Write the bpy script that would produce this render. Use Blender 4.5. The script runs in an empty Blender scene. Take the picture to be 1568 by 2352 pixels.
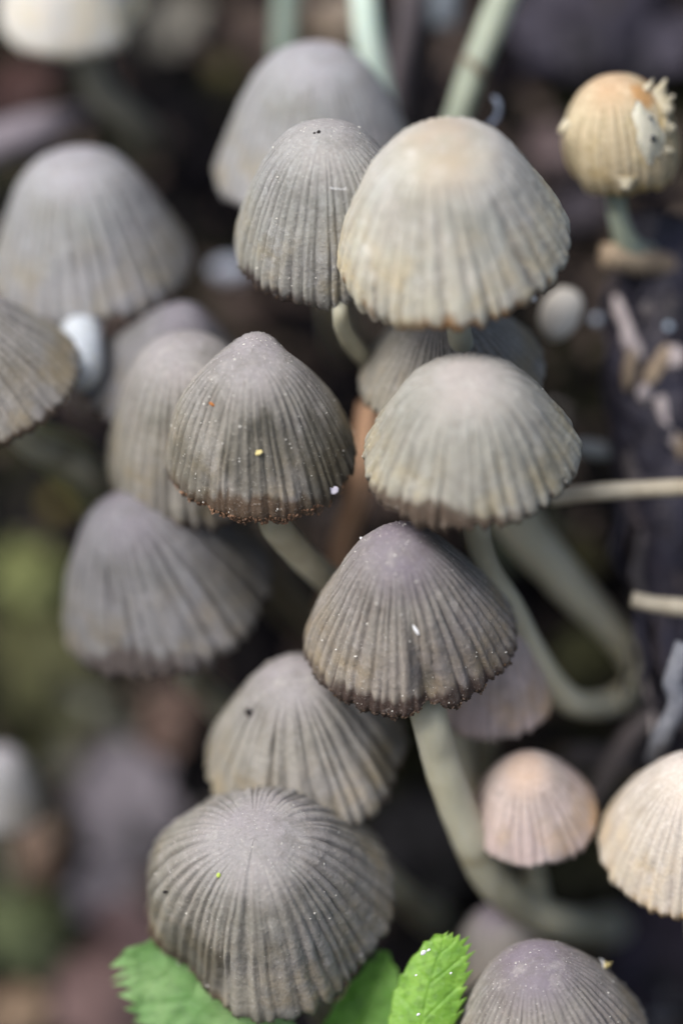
import bpy, math, random
import numpy as np
from mathutils import Vector, Matrix

# ------------------------------------------------------------------ camera
# one Blender unit = one centimetre; the photo is a macro of caps about 1.5 cm wide
sc = bpy.context.scene
PITCH = math.radians(32)
FOC = 20.0
R_CAM = Matrix.Rotation(math.radians(90) - PITCH, 3, 'X')
CAM = R_CAM @ Vector((0, 0, FOC))
cd = bpy.data.cameras.new('camera')
cam = bpy.data.objects.new('camera', cd)
sc.collection.objects.link(cam)
cam.location = CAM
cam.rotation_euler = R_CAM.to_euler()
cd.sensor_fit = 'VERTICAL'; cd.sensor_height = 36; cd.sensor_width = 24; cd.lens = 100
cd.clip_start = 0.5; cd.clip_end = 2000
cd.dof.use_dof = True; cd.dof.focus_distance = FOC; cd.dof.aperture_fstop = 0.062
cd.dof.aperture_blades = 0
sc.camera = cam

# ------------------------------------------------------------------ light
SUN_EL, SUN_AZ = 56, -52           # sun from the upper left, slightly in front
world = bpy.data.worlds.new('World'); sc.world = world; world.use_nodes = True
wn = world.node_tree.nodes; wl = world.node_tree.links
bg = wn['Background']
sky = wn.new('ShaderNodeTexSky'); sky.sky_type = 'NISHITA'; sky.sun_disc = False
sky.sun_elevation = math.radians(SUN_EL); sky.sun_rotation = math.radians(180 + 52)
sky.dust_density = 4.0; sky.air_density = 1.0; sky.ozone_density = 0.6
hs = wn.new('ShaderNodeHueSaturation'); hs.inputs['Saturation'].default_value = 0.9
wl.new(sky.outputs[0], hs.inputs['Color']); wl.new(hs.outputs[0], bg.inputs['Color'])
bg.inputs['Strength'].default_value = 0.066
sd = bpy.data.lights.new('sun', 'SUN'); sun = bpy.data.objects.new('sun', sd)
sc.collection.objects.link(sun)
sd.energy = 1.5; sd.angle = math.radians(32); sd.color = (1.0, 0.98, 0.96)
el, az = math.radians(SUN_EL), math.radians(SUN_AZ)
sdir = Vector((math.sin(az) * math.cos(el), -math.cos(az) * math.cos(el), math.sin(el)))  # towards the sun
sun.rotation_euler = sdir.to_track_quat('Z', 'Y').to_euler()
vs = sc.view_settings
vs.view_transform = 'Standard'; vs.look = 'None'; vs.gamma = 1.0; vs.exposure = 1.05
vs.use_curve_mapping = False

C = sc.collection
rng = np.random.default_rng(7)
random.seed(7)

# ------------------------------------------------------------------ helpers
def P(x, y, d=0.0):
    """a world point seen at photo position x, y (of 1568 by 2352), d cm beyond the focus plane"""
    D = FOC + d
    v = Vector(((x / 1568 - .5) * 0.2398 * D, -(y / 2352 - .5) * 0.36 * D, -D))
    return CAM + R_CAM @ v
PX = 0.36 * FOC / 2352            # one photo pixel in cm on the focus plane
def cdir(x, y, z): return (R_CAM @ Vector((x, y, z))).normalized()

def _hash(ix, iy, iz, seed):
    h = (ix.astype(np.int64) * 374761393 + iy.astype(np.int64) * 668265263 + iz.astype(np.int64) * 2147483647 + seed * 974634777)
    h = (h ^ (h >> 13)) * 1274126177
    h = h ^ (h >> 16)
    return (h & 0xFFFFFF) / float(0xFFFFFF)
def vnoise(p, seed=0):
    p = np.asarray(p, float); i = np.floor(p).astype(np.int64); f = p - i; f = f * f * (3 - 2 * f)
    r = 0
    for dx in (0, 1):
        for dy in (0, 1):
            for dz in (0, 1):
                w = (f[..., 0] if dx else 1 - f[..., 0]) * (f[..., 1] if dy else 1 - f[..., 1]) * (f[..., 2] if dz else 1 - f[..., 2])
                r = r + w * _hash(i[..., 0] + dx, i[..., 1] + dy, i[..., 2] + dz, seed)
    return r * 2 - 1
def fbm(p, oct=4, seed=0):
    r = 0; a = 1; s = 0; p = np.asarray(p, float)
    for k in range(oct):
        r = r + a * vnoise(p * 2 ** k + 13.7 * k, seed + k); s += a; a *= .5
    return r / s
def sstep(a, b, x):
    t = np.clip((x - a) / (b - a), 0, 1); return t * t * (3 - 2 * t)

def mesh(name, v, f, mat=None, smooth=True, attrs=None):
    me = bpy.data.meshes.new(name)
    v = np.asarray(v, float).reshape(-1, 3)
    if isinstance(f, np.ndarray) and f.ndim == 2:
        n, k = f.shape
        me.vertices.add(len(v)); me.vertices.foreach_set('co', v.ravel())
        me.loops.add(n * k); me.loops.foreach_set('vertex_index', f.ravel().astype(np.int32))
        me.polygons.add(n)
        me.polygons.foreach_set('loop_start', np.arange(0, n * k, k, dtype=np.int32))
        me.update(calc_edges=True)
    else:
        me.from_pydata([tuple(q) for q in v], [], f); me.update()
    me.validate()
    me.polygons.foreach_set('use_smooth', np.full(len(me.polygons), smooth))
    for an, av in (attrs or {}).items():
        a = me.attributes.new(an, 'FLOAT_COLOR', 'POINT')
        av = np.asarray(av, float)
        if av.shape[1] == 3: av = np.c_[av, np.ones(len(av))]
        a.data.foreach_set('color', av.ravel())
    if mat: me.materials.append(mat)
    return me
def link(name, me, parent=None, M=None):
    o = bpy.data.objects.new(name, me); C.objects.link(o)
    if parent is not None:
        o.parent = parent
        if M is not None: o.matrix_basis = Matrix.Translation(-parent.location) @ M
        else: o.matrix_basis = Matrix.Translation(-parent.location)
    elif M is not None: o.matrix_basis = M
    return o
def tag(o, label=None, cat=None, group=None, kind=None):
    if label: o['label'] = label
    if cat: o['category'] = cat
    if group: o['group'] = group
    if kind: o['kind'] = kind
    return o
def empty(name, loc):
    o = bpy.data.objects.new(name, None); o.location = loc; o.empty_display_size = .2; C.objects.link(o); return o
def grid_faces(nu, nv, wrap=False):
    """quads over rows nu and columns nv"""
    r = np.arange(nu - 1)[:, None]; c = np.arange(nv if wrap else nv - 1)[None, :]
    c2 = (c + 1) % nv
    a = r * nv + c; b = r * nv + c2; d = (r + 1) * nv + c; e = (r + 1) * nv + c2
    return np.stack([a, d, e, b], -1).reshape(-1, 4)
def spline(pts, n):
    p = np.asarray([tuple(q) for q in pts], float); m = len(p)
    p = np.vstack([2 * p[0] - p[1], p, 2 * p[-1] - p[-2]])
    t = np.linspace(0, m - 1 - 1e-6, n); i = t.astype(int); u = (t - i)[:, None]
    a, b, c, d = p[i], p[i + 1], p[i + 2], p[i + 3]
    return .5 * ((2 * b) + (c - a) * u + (2 * a - 5 * b + 4 * c - d) * u ** 2 + (3 * b - a - 3 * c + d) * u ** 3)
def tube(pts, radii, n=40, k=20, bump=0.03, seed=0, freq=6, flat=1.0, attrs=True):
    """a closed, uneven rod along a smooth path"""
    path = spline(pts, n); rad = np.interp(np.linspace(0, 1, n), np.linspace(0, 1, len(radii)), radii)
    tg = np.gradient(path, axis=0); tg /= np.linalg.norm(tg, axis=1)[:, None]
    up = np.array([.3, .2, .9]); u = np.cross(tg[0], up); u /= np.linalg.norm(u)
    V = []
    th = np.linspace(0, 2 * np.pi, k, endpoint=False)
    for i in range(n):
        u = u - tg[i] * np.dot(u, tg[i]); u /= np.linalg.norm(u); w = np.cross(tg[i], u)
        V.append(path[i] + rad[i] * (np.cos(th)[:, None] * u + flat * np.sin(th)[:, None] * w))
    V = np.array(V)
    q = V * freq; d = fbm(q, 3, seed)
    ctr = path[:, None, :]
    V = ctr + (V - ctr) * (1 + bump * d[..., None] * 2)
    f = [tuple(x) for x in grid_faces(n, k, True)]
    v = list(V.reshape(-1, 3)); b = len(v)
    v.append(path[0]); v.append(path[-1])
    for j in range(k):
        f.append((b, j, (j + 1) % k)); f.append((b + 1, (n - 1) * k + (j + 1) % k, (n - 1) * k + j))
    return v, f

# ------------------------------------------------------------------ materials
MATS = {}
def nodes(name):
    m = bpy.data.materials.new(name); m.use_nodes = True
    nt = m.node_tree; p = nt.nodes['Principled BSDF']
    return m, nt, p
def mixc(nt, a, b, fac, mode='MIX'):
    n = nt.nodes.new('ShaderNodeMix'); n.data_type = 'RGBA'; n.blend_type = mode
    for s, v in ((n.inputs[0], fac), (n.inputs[6], a), (n.inputs[7], b)):
        if hasattr(v, 'is_linked') or isinstance(v, bpy.types.NodeSocket): nt.links.new(v, s)
        elif isinstance(v, (tuple, list)): s.default_value = (*v[:3], 1)
        else: s.default_value = v
    return n.outputs[2]
def noise(nt, scale, detail=3, rough=.55, coord='Object', stretch=None):
    tc = nt.nodes.new('ShaderNodeTexCoord'); n = nt.nodes.new('ShaderNodeTexNoise')
    n.inputs['Scale'].default_value = scale; n.inputs['Detail'].default_value = detail; n.inputs['Roughness'].default_value = rough
    if stretch:
        mp = nt.nodes.new('ShaderNodeMapping'); mp.inputs['Scale'].default_value = stretch
        nt.links.new(tc.outputs[coord], mp.inputs[0]); nt.links.new(mp.outputs[0], n.inputs['Vector'])
    else: nt.links.new(tc.outputs[coord], n.inputs['Vector'])
    return n.outputs[0]
def ramp(nt, src, stops, interp='LINEAR'):
    r = nt.nodes.new('ShaderNodeValToRGB'); nt.links.new(src, r.inputs[0]); e = r.color_ramp.elements
    r.color_ramp.interpolation = interp
    while len(e) < len(stops): e.new(.5)
    for q, (p, c) in zip(e, stops):
        q.position = p; q.color = (*c, 1) if isinstance(c, tuple) else (c, c, c, 1)
    return r.outputs[0]
def math_(nt, op, a, b=None):
    n = nt.nodes.new('ShaderNodeMath'); n.operation = op
    for s, v in zip(n.inputs, (a, b)):
        if v is None: continue
        if isinstance(v, bpy.types.NodeSocket): nt.links.new(v, s)
        else: s.default_value = v
    return n.outputs[0]
def bump(nt, p, src, strength, dist):
    b = nt.nodes.new('ShaderNodeBump'); b.inputs['Strength'].default_value = strength; b.inputs['Distance'].default_value = dist
    nt.links.new(src, b.inputs['Height']); nt.links.new(b.outputs[0], p.inputs['Normal']); return b

def cap_material(name, crown, mid, low, rim, groove, lilac=(.365, .33, .385), lilac_amt=.4, green_amt=.15, sss=.2, stain=.42, smudge=(.075, .07, .05)):
    """mask attribute: R groove, G distance from the crown, B rim crust"""
    m, nt, p = nodes(name)
    at = nt.nodes.new('ShaderNodeAttribute'); at.attribute_name = 'mask'
    sp = nt.nodes.new('ShaderNodeSeparateColor'); nt.links.new(at.outputs['Color'], sp.inputs[0])
    G, T, B = sp.outputs[0], sp.outputs[1], sp.outputs[2]
    big = noise(nt, 1.6, 2); T2 = math_(nt, 'ADD', T, math_(nt, 'MULTIPLY', math_(nt, 'SUBTRACT', big, .5), .25))
    base = ramp(nt, T2, [(0.0, crown), (.12, crown), (.36, mid), (.85, low), (1.0, low)])
    base = mixc(nt, base, lilac, math_(nt, 'MULTIPLY', ramp(nt, noise(nt, 1.1, 3), [(.42, 0.), (.66, 1.)]), lilac_amt))
    gr = tuple(c * k for c, k in zip(mid, (.82, 1.0, .86)))
    base = mixc(nt, base, gr, math_(nt, 'MULTIPLY', ramp(nt, noise(nt, 2.3, 3, coord='Object'), [(.45, 0.), (.6, 1.)]), green_amt))
    base = mixc(nt, base, groove, math_(nt, 'MULTIPLY', G, .80))
    st = ramp(nt, noise(nt, 2.6, 6, .68), [(.50, 0.), (.66, 1.)])
    base = mixc(nt, base, tuple(c * k for c, k in zip(groove, (1.25, 1.25, 1.05))), math_(nt, 'MULTIPLY', st, stain))
    base = mixc(nt, base, tuple(min(.8, c * k) for c, k in zip(mid, (1.35, 1.36, 1.42))), math_(nt, 'MULTIPLY', ramp(nt, noise(nt, 7, 4, .65), [(.55, 0.), (.7, 1.)]), .5))
    och = math_(nt, 'MULTIPLY', ramp(nt, noise(nt, 2.9, 4, .6), [(.48, 0.), (.66, 1.)]), ramp(nt, T, [(.45, 0.), (.9, 1.)]))
    base = mixc(nt, base, (mid[0] * 1.12, mid[1] * .92, mid[2] * .55), math_(nt, 'MULTIPLY', och, .6))
    # brown crust along the rim, with painted shading under the curl
    base = mixc(nt, base, rim, B)
    base = mixc(nt, base, smudge, at.outputs['Alpha'])
    # mica-like granules and fine mottling
    fine = noise(nt, 34, 4, .75)
    base = mixc(nt, base, tuple(c * .55 for c in mid), math_(nt, 'MULTIPLY', ramp(nt, fine, [(.36, 1.), (.50, 0.)]), .30))
    base = mixc(nt, base, tuple(min(.85, c * 2.2) for c in mid), math_(nt, 'MULTIPLY', ramp(nt, fine, [(.57, 0.), (.72, 1.)]), .35))
    nt.links.new(base, p.inputs['Base Color'])
    p.inputs['Roughness'].default_value = .72
    p.inputs['Specular IOR Level'].default_value = .28
    p.inputs['Subsurface Weight'].default_value = sss
    p.inputs['Subsurface Radius'].default_value = (.08, .06, .045)
    p.inputs['Subsurface Scale'].default_value = 1.0
    h = math_(nt, 'ADD', math_(nt, 'MULTIPLY', fine, .6), math_(nt, 'MULTIPLY', noise(nt, 17, 3, .6), .8))
    bump(nt, p, h, .55, .014)
    return m
def simple_mat(name, c1, c2, scale=6, rough=.75, bs=.5, bd=.01, sss=0, stretch=None, fine=None, spec=.3, dark=None, ):
    m, nt, p = nodes(name)
    n1 = noise(nt, scale, 4, .6, stretch=stretch)
    col = ramp(nt, n1, [(.32, c1), (.68, c2)])
    if fine:
        col = mixc(nt, col, fine, math_(nt, 'MULTIPLY', ramp(nt, noise(nt, scale * 6, 3, .7), [(.55, 0.), (.7, 1.)]), .6))
    if dark:
        col = mixc(nt, col, dark, ramp(nt, noise(nt, scale * .35, 2), [(.5, 0.), (.64, 1.)]))
    nt.links.new(col, p.inputs['Base Color'])
    p.inputs['Roughness'].default_value = rough; p.inputs['Specular IOR Level'].default_value = spec
    if sss:
        p.inputs['Subsurface Weight'].default_value = sss; p.inputs['Subsurface Radius'].default_value = (.12, .1, .05); p.inputs['Subsurface Scale'].default_value = 1
    bump(nt, p, noise(nt, scale * 3, 4, .65), bs, bd)
    return m

# cap colours (linear, the colours the caps themselves have)
GREY = dict(crown=(0.363, 0.345, 0.330), mid=(0.339, 0.340, 0.325), low=(0.364, 0.360, 0.310), rim=(0.064, 0.046, 0.041), groove=(0.099, 0.090, 0.087))
M_cap = {
 'grey': cap_material('cap_grey', **GREY),
 'greysoft': cap_material('cap_soft_grey', crown=(0.358, 0.345, 0.365), mid=(0.320, 0.325, 0.325), low=(0.330, 0.330, 0.330), rim=(0.182, 0.148, 0.125), groove=(0.171, 0.160, 0.154)),
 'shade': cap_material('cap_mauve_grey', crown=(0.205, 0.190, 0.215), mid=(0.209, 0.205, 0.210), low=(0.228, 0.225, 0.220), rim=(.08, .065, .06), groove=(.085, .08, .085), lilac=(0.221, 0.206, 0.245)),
 'tan': cap_material('cap_tan', crown=(0.458, 0.381, 0.280), mid=(0.553, 0.540, 0.490), low=(0.582, 0.555, 0.440), rim=(.30, .16, .06), groove=(0.210, 0.178, 0.157), lilac=(0.474, 0.461, 0.493), lilac_amt=.5, green_amt=.2),
 'right': cap_material('cap_warm_grey', crown=(0.419, 0.385, 0.360), mid=(0.378, 0.370, 0.330), low=(0.417, 0.400, 0.320), rim=(.10, .07, .05), groove=(0.146, 0.134, 0.118), lilac=(0.431, 0.408, 0.429)),
 'brown': cap_material('cap_brown', crown=(0.316, 0.295, 0.295), mid=(0.306, 0.290, 0.260), low=(0.325, 0.305, 0.250), rim=(0.104, 0.070, 0.046), groove=(0.087, 0.078, 0.070)),
 'dark': cap_material('cap_lilac_brown', crown=(0.211, 0.182, 0.215), mid=(0.301, 0.280, 0.255), low=(0.330, 0.295, 0.240), rim=(0.056, 0.036, 0.029), groove=(0.084, 0.069, 0.067), lilac=(0.251, 0.211, 0.247), lilac_amt=.5),
 'pink': cap_material('cap_pink', crown=(.58, .43, .33), mid=(.58, .48, .43), low=(.62, .49, .45), rim=(0.312, 0.270, 0.250), groove=(0.229, 0.177, 0.166), lilac=(0.462, 0.396, 0.418), sss=.3),
 'pale': cap_material('cap_pale', crown=(0.660, 0.583, 0.506), mid=(0.605, 0.550, 0.484), low=(0.572, 0.506, 0.396), rim=(0.312, 0.208, 0.104), groove=(0.312, 0.260, 0.229), lilac=(0.616, 0.550, 0.550), green_amt=.1),
 'white': cap_material('cap_white', crown=(0.858, 0.825, 0.770), mid=(0.858, 0.825, 0.770), low=(0.836, 0.814, 0.726), rim=(0.624, 0.582, 0.468), groove=(0.624, 0.593, 0.541), lilac=(0.825, 0.792, 0.792), green_amt=.1),
 'orange': cap_material('cap_ochre', crown=(.54, .37, .22), mid=(.56, .47, .31), low=(.54, .45, .27), rim=(.45, .33, .14), groove=(.33, .26, .15), lilac=(.56, .46, .36), green_amt=.15, smudge=(.50, .27, .10)),
}
M_gill = simple_mat('gill', (.10, .075, .065), (.20, .16, .13), 10, .8)
M_gill_pale = simple_mat('gill_pale', (.35, .3, .24), (.5, .44, .35), 10, .8)
M_stem = simple_mat('stem_pale', (.46, .445, .33), (.56, .54, .42), 5, .5, .4, .006, sss=.35, stretch=(1, 1, .35), fine=(.5, .5, .4), spec=.35, dark=(.38, .35, .25))
M_stem_g = simple_mat('stem_greenish', (.33, .38, .30), (.45, .50, .40), 5, .5, .4, .006, sss=.35, spec=.35)
M_stem_w = simple_mat('stem_white', (.42, .46, .50), (.60, .64, .68), 5, .5, .3, .006, sss=.3)
M_stem_b = simple_mat('stem_brownish', (.16, .14, .10), (.24, .21, .15), 5, .6, .4, .006, sss=.1)
M_mica = simple_mat('mica_granule', (.6, .58, .52), (.8, .78, .72), 20, .35, .1, .002, spec=.6)
M_rust = simple_mat('rim_rust', (.07, .04, .025), (.34, .20, .12), 7, .6, .6, .01, spec=.4)
M_crust = simple_mat('rim_crust', (.03, .022, .02), (.12, .075, .045), 9, .6, .6, .01, spec=.5)

# ------------------------------------------------------------------ terrain
def terrain_z(x, y):
    x = np.asarray(x, float); y = np.asarray(y, float)
    xs = 6 * np.tanh(x / 6)
    z = -1.7 + 1.5 * (y - 5.0 + .42 * xs)
    z = 15 * np.tanh(z / 15) + 0 * x
    z = np.where(z < 0, z, z)
    q = np.stack([x * .45, y * .45, x * 0], -1)
    near = np.exp(-((x / 30) ** 2 + ((y - 5) / 30) ** 2))
    z = z + near * (.75 * fbm(q, 3, 3) + .22 * fbm(np.stack([x * 2.3, y * 2.3, x * 0 + 5], -1), 3, 9)) + (1 - near) * .5 * fbm(np.stack([x * .05, y * .05, x * 0], -1), 3, 4)
    return z
def ground_pt(px, py, sink=0.0):
    o = CAM; d = (P(px, py) - CAM).normalized()
    t = np.linspace(15, 45, 1200); pts = np.array(o)[None] + t[:, None] * np.array(d)[None]
    s = pts[:, 2] - terrain_z(pts[:, 0], pts[:, 1])
    i = int(np.argmax(s < 0)) if (s < 0).any() else len(t) - 1
    return Vector(pts[i]) + d * sink
def on_ground(px, py, lift=0.0):
    return ground_pt(px, py) - (P(px, py) - CAM).normalized() * lift
u = np.linspace(-1, 1, 420)
gx = 9 * u + 390 * u ** 9
v_ = np.linspace(-1, 1, 420)
gy = 4 + 10 * v_ + 390 * v_ ** 9
X, Y = np.meshgrid(gx, gy)
Z = terrain_z(X, Y)
m, nt, p = nodes('soil')
n1 = noise(nt, 1.4, 5, .65)
soil = ramp(nt, n1, [(.3, (.002, .002, .003)), (.5, (.004, .004, .005)), (.62, (.009, .008, .011)), (.78, (.03, .026, .028))])
soil = mixc(nt, soil, (.16, .13, .10), math_(nt, 'MULTIPLY', ramp(nt, noise(nt, 9, 3, .7), [(.6, 0.), (.72, 1.)]), .6))
soil = mixc(nt, soil, (.055, .06, .02), math_(nt, 'MULTIPLY', ramp(nt, noise(nt, .55, 2), [(.52, 0.), (.65, 1.)]), .5))
nt.links.new(soil, p.inputs['Base Color']); p.inputs['Roughness'].default_value = .8; p.inputs['Specular IOR Level'].default_value = .1
bump(nt, p, noise(nt, 7, 5, .7), .9, .08)
g = link('ground', mesh('ground', np.stack([X, Y, Z], -1).reshape(-1, 3), grid_faces(420, 420)[:, ::-1], m))
tag(g, kind='structure')

# ------------------------------------------------------------------ mushroom caps
PROFILES = {   # (radius, height) from the crown to the rim
 'bell': [(0, 1), (.14, .985), (.30, .93), (.46, .80), (.58, .62), (.72, .40), (.86, .18), (.97, .03), (1.0, -.035), (.985, -.075)],
 'tall': [(0, 1), (.16, .985), (.34, .92), (.50, .80), (.64, .62), (.77, .42), (.89, .20), (.98, .05), (1.0, -.01), (.96, -.07)],
 'dome': [(0, 1), (.20, .975), (.42, .88), (.60, .73), (.75, .53), (.88, .31), (.96, .12), (1.0, 0), (.985, -.06), (.95, -.10)],
 'dome2': [(0, 1), (.24, .965), (.47, .87), (.64, .72), (.78, .53), (.90, .31), (.98, .12), (1.0, 0), (.99, -.06), (.965, -.10)],
 'bell2': [(0, 1), (.22, .97), (.44, .88), (.60, .73), (.73, .53), (.84, .33), (.94, .14), (1.0, 0), (.99, -.06), (.97, -.09)],
 'bell3': [(0, 1), (.20, .965), (.38, .875), (.54, .72), (.68, .54), (.81, .35), (.92, .16), (1.0, 0), (.995, -.05), (.975, -.085)],
 'cone': [(0, 1), (.10, .975), (.22, .90), (.37, .76), (.53, .58), (.69, .39), (.84, .20), (.96, .05), (1.0, -.02), (.98, -.07)],
 'egg': [(0, 1), (.28, .95), (.55, .82), (.76, .62), (.91, .36), (1.0, .05), (1.0, -.22), (.93, -.44), (.84, -.58)],
 'ball': [(0, 1), (.30, .95), (.58, .80), (.80, .58), (.95, .30), (1.0, .0), (.95, -.30), (.80, -.58), (.62, -.78), (.48, -.88)],
}
def build_cap(parent, apex, centre, hw, s, depth, N=52, profile='bell', mat='grey', seed=1, amp=.030, res=(400, 120),
              waves=.03, dents=(), crust=(-90, 60, .0), granules=0, rim_drop=.05, twist=.06, thick=.035, gill_mat=None, spots=.5, crustw=.07, rimlift=(), smudge=(), lobe=0.):
    ax, ay = apex; cx, cy = centre
    k = (FOC + depth) / FOC
    im = Vector((ax - cx, -(ay - cy))); L = im.length * PX * k; im.normalize()
    co = math.sqrt(1 - s * s)
    Hh = L / co; Rr = hw * PX * k
    a = cdir(im.x * co, im.y * co, s)
    f = cdir(-im.x * s, -im.y * s, co)
    r = a.cross(f).normalized()
    Mx = Matrix(((r.x, -f.x, a.x), (r.y, -f.y, a.y), (r.z, -f.z, a.z))).to_4x4()
    Mx.translation = P(cx, cy, depth)
    nth, nt_ = res
    prof = spline([(q[0], q[1], 0) for q in PROFILES[profile]], 400)
    seg = np.r_[0, np.cumsum(np.linalg.norm(np.diff(prof * [Rr, Hh, 1], axis=0), axis=1))]; seg /= seg[-1]
    t = np.linspace(0, 1, nt_) ** .9; t[0] = 0
    pr = np.interp(t, seg, prof[:, 0]) * Rr; pz = np.interp(t, seg, prof[:, 1]) * Hh
    dr = np.gradient(pr, t); dz = np.gradient(pz, t); ln = np.hypot(dr, dz) + 1e-9
    nr, nz = -dz / ln, dr / ln
    th = np.linspace(0, 2 * np.pi, nth, endpoint=False)
    T, TH = np.meshgrid(t, th, indexing='ij')
    ct, st = np.cos(TH), np.sin(TH)
    # rib phase: uneven spacing, a slow wander down the cap, ribs forking halfway
    circ = lambda fr, sd, z=0.: vnoise(np.stack([ct * fr + 7, st * fr + 3, T * 0 + z], -1), sd)
    ph = N * TH + 3.5 * circ(2.0, seed) + 2.2 * circ(6, seed + 1) + .9 * circ(15, seed + 15) + twist * N * (T - .4) * circ(1.3, seed + 5)
    ph = ph + .75 * vnoise(np.stack([ct * 9, st * 9, T * 4.2], -1), seed + 2) * sstep(.2, .7, T)
    ph = ph + .45 * vnoise(np.stack([ct * 22, st * 22, T * 9], -1), seed + 12)
    v1 = np.abs(np.sin(ph / 2)) ** .58
    v2 = np.abs(np.sin(ph / 2 + np.pi / 4 + .5 * circ(5, seed + 8))) ** .8
    fork = sstep(-.05, .35, circ(7, seed + 3) + (T - .62) * .9)
    rib = v1 * (1 - .38 * fork * (1 - v2))
    ribmod = .72 + .75 * vnoise(np.stack([ct * 14, st * 14, T * 3], -1), seed + 4)
    A = amp * Rr * 1.0 * sstep(.10, .42, T) * (.55 + .6 * T) * ribmod
    h = A * (rib - .75)
    # fine crumpling, undulations and dents
    pts = np.stack([pr[:, None] * ct, pr[:, None] * st, pz[:, None] + 0 * ct], -1)
    h = h + Rr * (+.030 * fbm(pts * 2.2, 3, seed + 20) + +.0065 * fbm(pts * 13, 3, seed + 21) * sstep(.05, .3, T))
    h = h + Rr * waves * (circ(.9, seed + 6) * .9 + circ(2.4, seed + 7) * .6) * T ** 1.5
    for (dth, dt, wth, wt, am) in dents:
        d0 = (TH - math.radians(dth) + np.pi) % (2 * np.pi) - np.pi
        h = h + Rr * am * np.exp(-(d0 / math.radians(wth)) ** 2 - ((T - dt) / wt) ** 2)
    # rim: each rib ends in its own little lobe, some crumbled
    end = T ** 14
    zoff = -Rr * (.016 * rib + rim_drop * circ(1.6, seed + 9) * 1.2 + .030 * circ(8, seed + 10) + .026 * circ(21, seed + 11)) * end
    x = (pr[:, None] + h * nr[:, None]) * ct; y = (pr[:, None] + h * nr[:, None]) * st
    z = pz[:, None] + h * nz[:, None] + zoff
    zoff = zoff - Rr * lobe * (rib - .5) * T ** 9
    for (dth, wth, am) in rimlift:
        d0 = (TH - math.radians(dth) + np.pi) % (2 * np.pi) - np.pi
        zoff = zoff + Rr * am * np.exp(-(d0 / math.radians(wth)) ** 2) * T ** 5
    shr = 1 - end * (.022 * (1 - rib) + .02 * circ(17, seed + 14))
    V = np.stack([x * shr, y * shr, z], -1)
    # colour masks: groove and rim pigment, smudges, painted shading
    gro = (1 - v1) ** .85 * sstep(.14, .4, T) * (.7 + .5 * vnoise(np.stack([ct * 10, st * 10, T * 6], -1), seed + 30))
    gro = np.maximum(gro, .55 * (1 - v2) ** 1.5 * fork * sstep(.4, .7, T))
    cth, cw, cb = crust
    d0 = np.abs((TH - math.radians(cth) + np.pi) % (2 * np.pi) - np.pi)
    side = cb + (1 - cb) * np.exp(-(d0 / math.radians(cw)) ** 2)
    rn = fbm(np.stack([ct * 6, st * 6, T * 7], -1), 3, seed + 31)
    width = .965 - crustw * side + .07 * rn + .03 * (v1 - .6)
    cru = sstep(0, .07, T - width) * np.clip(side * 1.25 + .5 * rn, 0, 1)
    sp = sstep(.0, .035, T - (.905 + .03 * rn)) * (1 - .6 * sstep(.975, .995, T)) * sstep(-.05, .3, circ(7, seed + 33) + .5 * rn) * sstep(.15, .6, 1 - rib + .3 * rn) * spots
    cru = np.clip(np.maximum(cru, sp), 0, 1)
    smg = 0 * T
    for (dth, dt, wth, wt, am) in smudge:
        d0 = (TH - math.radians(dth) + np.pi) % (2 * np.pi) - np.pi
        q_ = (d0 / math.radians(wth)) ** 2 + ((T - dt) / wt) ** 2 + .9 * fbm(np.stack([ct * 5, st * 5, T * 6], -1), 4, seed + 40)
        smg = np.maximum(smg, am * (1 - sstep(.3, 1.3, q_)))
    mask = np.stack([np.clip(gro, 0, 1), T, cru, smg], -1).reshape(-1, 4)
    me = mesh('cap', V.reshape(-1, 3), grid_faces(nt_, nth, True), M_cap[mat] if isinstance(mat, str) else mat, attrs={'mask': mask})
    cap = link('cap', me, parent, Mx)
    # gills: a real underside with deep radial folds, joined to the rim
    ng = nth // 2; rows = 14
    tg = np.linspace(0, 1, rows)
    rimr = V[-1, ::2][:ng]; V2 = []
    inner_t = np.interp(1 - tg * .93, t, np.arange(nt_))
    for j, it in enumerate(inner_t):
        row = V[min(int(it), nt_ - 1), ::2][:ng]
        off = 0 if j == 0 else thick * Rr
        thh = th[::2][:ng]
        fold = (.5 + .5 * np.cos(thh * ng / 4)) * (.10 * Rr * math.sin(math.pi * min(1, tg[j] * 1.1)) if j else 0)
        rad = np.hypot(row[:, 0], row[:, 1]) + 1e-6
        nn = max(0.05, 1 - (off + 0) / max(.05, rad.mean()))
        kk = np.clip(1 - (off + fold * .7) / rad, .05, 1)
        V2.append(np.stack([row[:, 0] * kk, row[:, 1] * kk, row[:, 2] - off * .8 - fold], -1))
    V2 = np.array(V2)
    gm = mesh('gills', V2.reshape(-1, 3), grid_faces(rows, ng, True), gill_mat or M_gill)
    link('gills', gm, parent, Mx)
    # mica granules stuck to the cap
    if granules:
        nrm = np.cross(np.roll(V, -1, 1) - V, np.vstack([V[1:], V[-1:]]) - V)
        ii = rng.integers(4, nt_ - 6, granules); jj = rng.integers(0, nth, granules)
        o8 = np.array([(1, 0, 0), (-1, 0, 0), (0, 1, 0), (0, -1, 0), (0, 0, 1), (0, 0, -1)], float)
        f8 = np.array([(0, 2, 4), (2, 1, 4), (1, 3, 4), (3, 0, 4), (2, 0, 5), (1, 2, 5), (3, 1, 5), (0, 3, 5)])
        sz = .0025 + .0080 * rng.random(granules) ** 8 + .002 * rng.random(granules)
        vv = V[ii, jj][:, None] + o8[None] * (sz[:, None, None] * (.6 + .8 * rng.random((granules, 1, 3))))
        ff = (f8[None] + 6 * np.arange(granules)[:, None, None]).reshape(-1, 3)
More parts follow.
